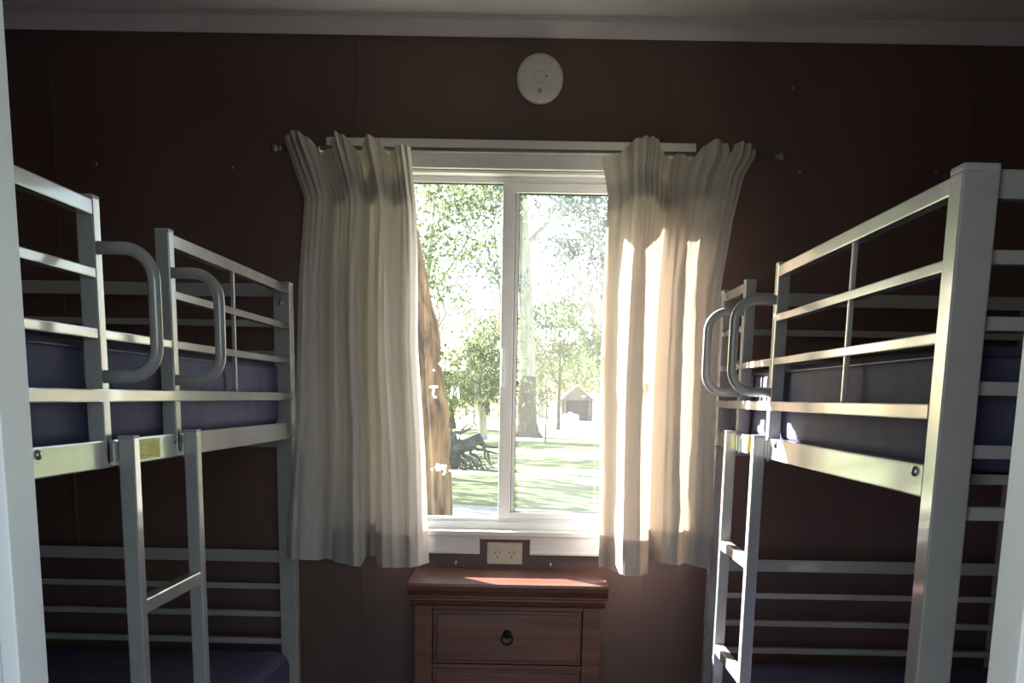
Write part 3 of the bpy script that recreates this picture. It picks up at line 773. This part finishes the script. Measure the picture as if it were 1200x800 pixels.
# uprooted dead branches lying on the grass
fb = empty('fallen_branches', (-1.35, 27.4, GZ), label='dark heap of fallen dead branches lying on the grass beside the near trunk', cat='fallen branch')
rd = random.Random(4)
m = MB(); m.tube([(-.55, 0, .16), (-.25, .05, .42), (.05, 0, .55), (.42, -.05, .72)], [.24, .20, .15, .12], 12); m.build('log', M['deadwood'], fb)
m = MB(); m.tube([(-.35, .1, -.05), (-.28, .1, .4), (-.30, .05, .85)], [.26, .22, .10], 12)
for _ in range(16):
    a = rd.uniform(0, 6.28); q = Vector((-.3+math.cos(a)*rd.uniform(.2, .55), rd.uniform(-.3, .3), .35+math.sin(a)*rd.uniform(.2, .5)))
    if q.z < .02: q.z = .03
    m.tube(bend((-.3, .05, .35), q, 4, .06, rd), [.07, .06, .045, .03, .015], 6)
m.build('root_ball', M['deadwood'], fb)
for p, q in (((.4, 0, .70), (.72, -.2, .0)), ((.35, 0, .7), (.62, .2, .02)), ((.3, 0, .6), (.95, .1, .45)), ((.1, 0, .5), (.95, -.1, .32)), ((-.2, 0, .6), (-.45, .1, 1.15)),
             ((.1, .1, .5), (.45, .2, .03)), ((-.1, 0, .8), (.25, 0, .98)), ((-.3, 0, .7), (.12, -.1, 1.02)), ((0, 0, .3), (.5, -.3, .02))):
    m = MB(); m.tube(bend(p, q, 6, .07, rd), [.05, .045, .04, .032, .026, .018, .01], 7); m.build('dead_branch', M['deadwood'], fb)
m = MB(); leaf_cloud(m, blob((.1, -.3, .08), 1.0, .3, .08, 14, rd, .2, .35), rd, .10, 40); m.build('dry_twigs', M['deadwood'], fb)

# small gabled hut across the lawn
hx = at(682, 480, 80).x
hut = empty('garden_hut', (hx, 88, GZ), label='small weathered gabled hut across the lawn, seen through the sliding pane', cat='hut')
m = MB()
for s in (-1, 1): m.box(*sorted((s*1.15, s*1.03)), -1.2, 1.2, -.05, 1.55)
m.box(-1.1, 1.1, 1.1, 1.2, -.05, 1.55)
m.sweep([(-1.15, 1.5), (1.15, 1.5), (0, 2.55)], -1.12, -1.02, lambda y, a, b: (a, y, b))
m.build('walls', M['hut_board'], hut)
m = MB()
for s in (-1, 1): m.sweep([(0, 2.55), (s*1.65, 1.20), (s*1.65, 1.28), (0, 2.66)], -1.5, 1.5, lambda y, a, b: (a, y, b))
m.build('roof', M['hut_roof'], hut)
for s in (-.9, .9):
    m = MB(); m.box(s-.06, s+.06, -1.45, -1.33, -.05, 1.8); m.build('porch_post', M['hut_board'], hut)
wt = empty('water_tank', (at(669, 490, 76).x, 76, GZ), label='low white water tank in front of the small hut', cat='water tank')
m = MB(); m.lathe([(.55, -.05), (.56, .1), (.55, .55), (.50, .62), (.1, .70), (.001, .70)], (0, 0, 0), 'z', 24); m.build('tank_body', M['tank'], wt)
m = MB(); m.lathe([(.12, .69), (.12, .76), (.001, .77)], (0, 0, 0), 'z', 12); m.build('lid', M['tank'], wt)
# stake in the grass
sx = at(561, 488, 78).x
fp = empty('fence_post', (sx, 70, GZ), label='thin dark stake standing in the grass beside the gravel drive', cat='post')
m = MB(); m.tube([(0, 0, -.2), (.02, 0, .9), (0, 0, 1.3)], [.04, .038, .03], 8); m.build('stake', M['dark_bark'], fp)
m = MB(); m.tube([(0, 0, 1.28), (0, 0, 1.34)], [.05, .045], 8); m.build('stake_cap', M['deadwood'], fp)

# ------------------------------------------------------------------ light
sun = bpy.data.lights.new('sun', 'SUN'); sun.energy = 30.0; sun.angle = math.radians(.6); sun.color = (1.0, .94, .85)
so = bpy.data.objects.new('sun', sun); C.objects.link(so)
d = Vector((.85, -1.0, -.65)).normalized()
so.rotation_euler = d.to_track_quat('-Z', 'Y').to_euler()
w = bpy.data.worlds.new('sky'); S.world = w; w.use_nodes = True
nt = w.node_tree; bg = nt.nodes['Background']
sk = nt.nodes.new('ShaderNodeTexSky'); sk.sky_type = 'NISHITA'; sk.sun_disc = False
sk.sun_elevation = math.radians(26.3); sk.sun_rotation = math.atan2(-.85, 1.0); sk.dust_density = 1.2; sk.air_density = 1.0
nt.links.new(sk.outputs[0], bg.inputs[0]); bg.inputs[1].default_value = .28

# ------------------------------------------------------------------ camera
cam = bpy.data.cameras.new('camera'); co = bpy.data.objects.new('camera', cam); C.objects.link(co)
ri = Vector((0.99980699, 0.00815518, 0.01787382)); up = Vector((-0.01917099, 0.20604836, 0.978354)); fw = Vector((-0.00429578, 0.97850783, -0.20616493))
mt = Matrix((ri, up, -fw)).transposed().to_4x4(); mt.translation = (0, 0, 1.27)
co.matrix_world = mt
cam.sensor_width = 36; cam.lens = 1340.73/1200*36
cam.shift_x = 0; cam.shift_y = (747.34-400)/1200
cam.clip_start = .05; cam.clip_end = 400
S.camera = co
S.view_settings.view_transform = 'Standard'; S.view_settings.look = 'None'
S.view_settings.gamma = 1; S.view_settings.use_curve_mapping = False
S.view_settings.exposure = 1.08
S.cycles.use_denoising = True
S.cycles.max_bounces = 10; S.cycles.transparent_max_bounces = 24
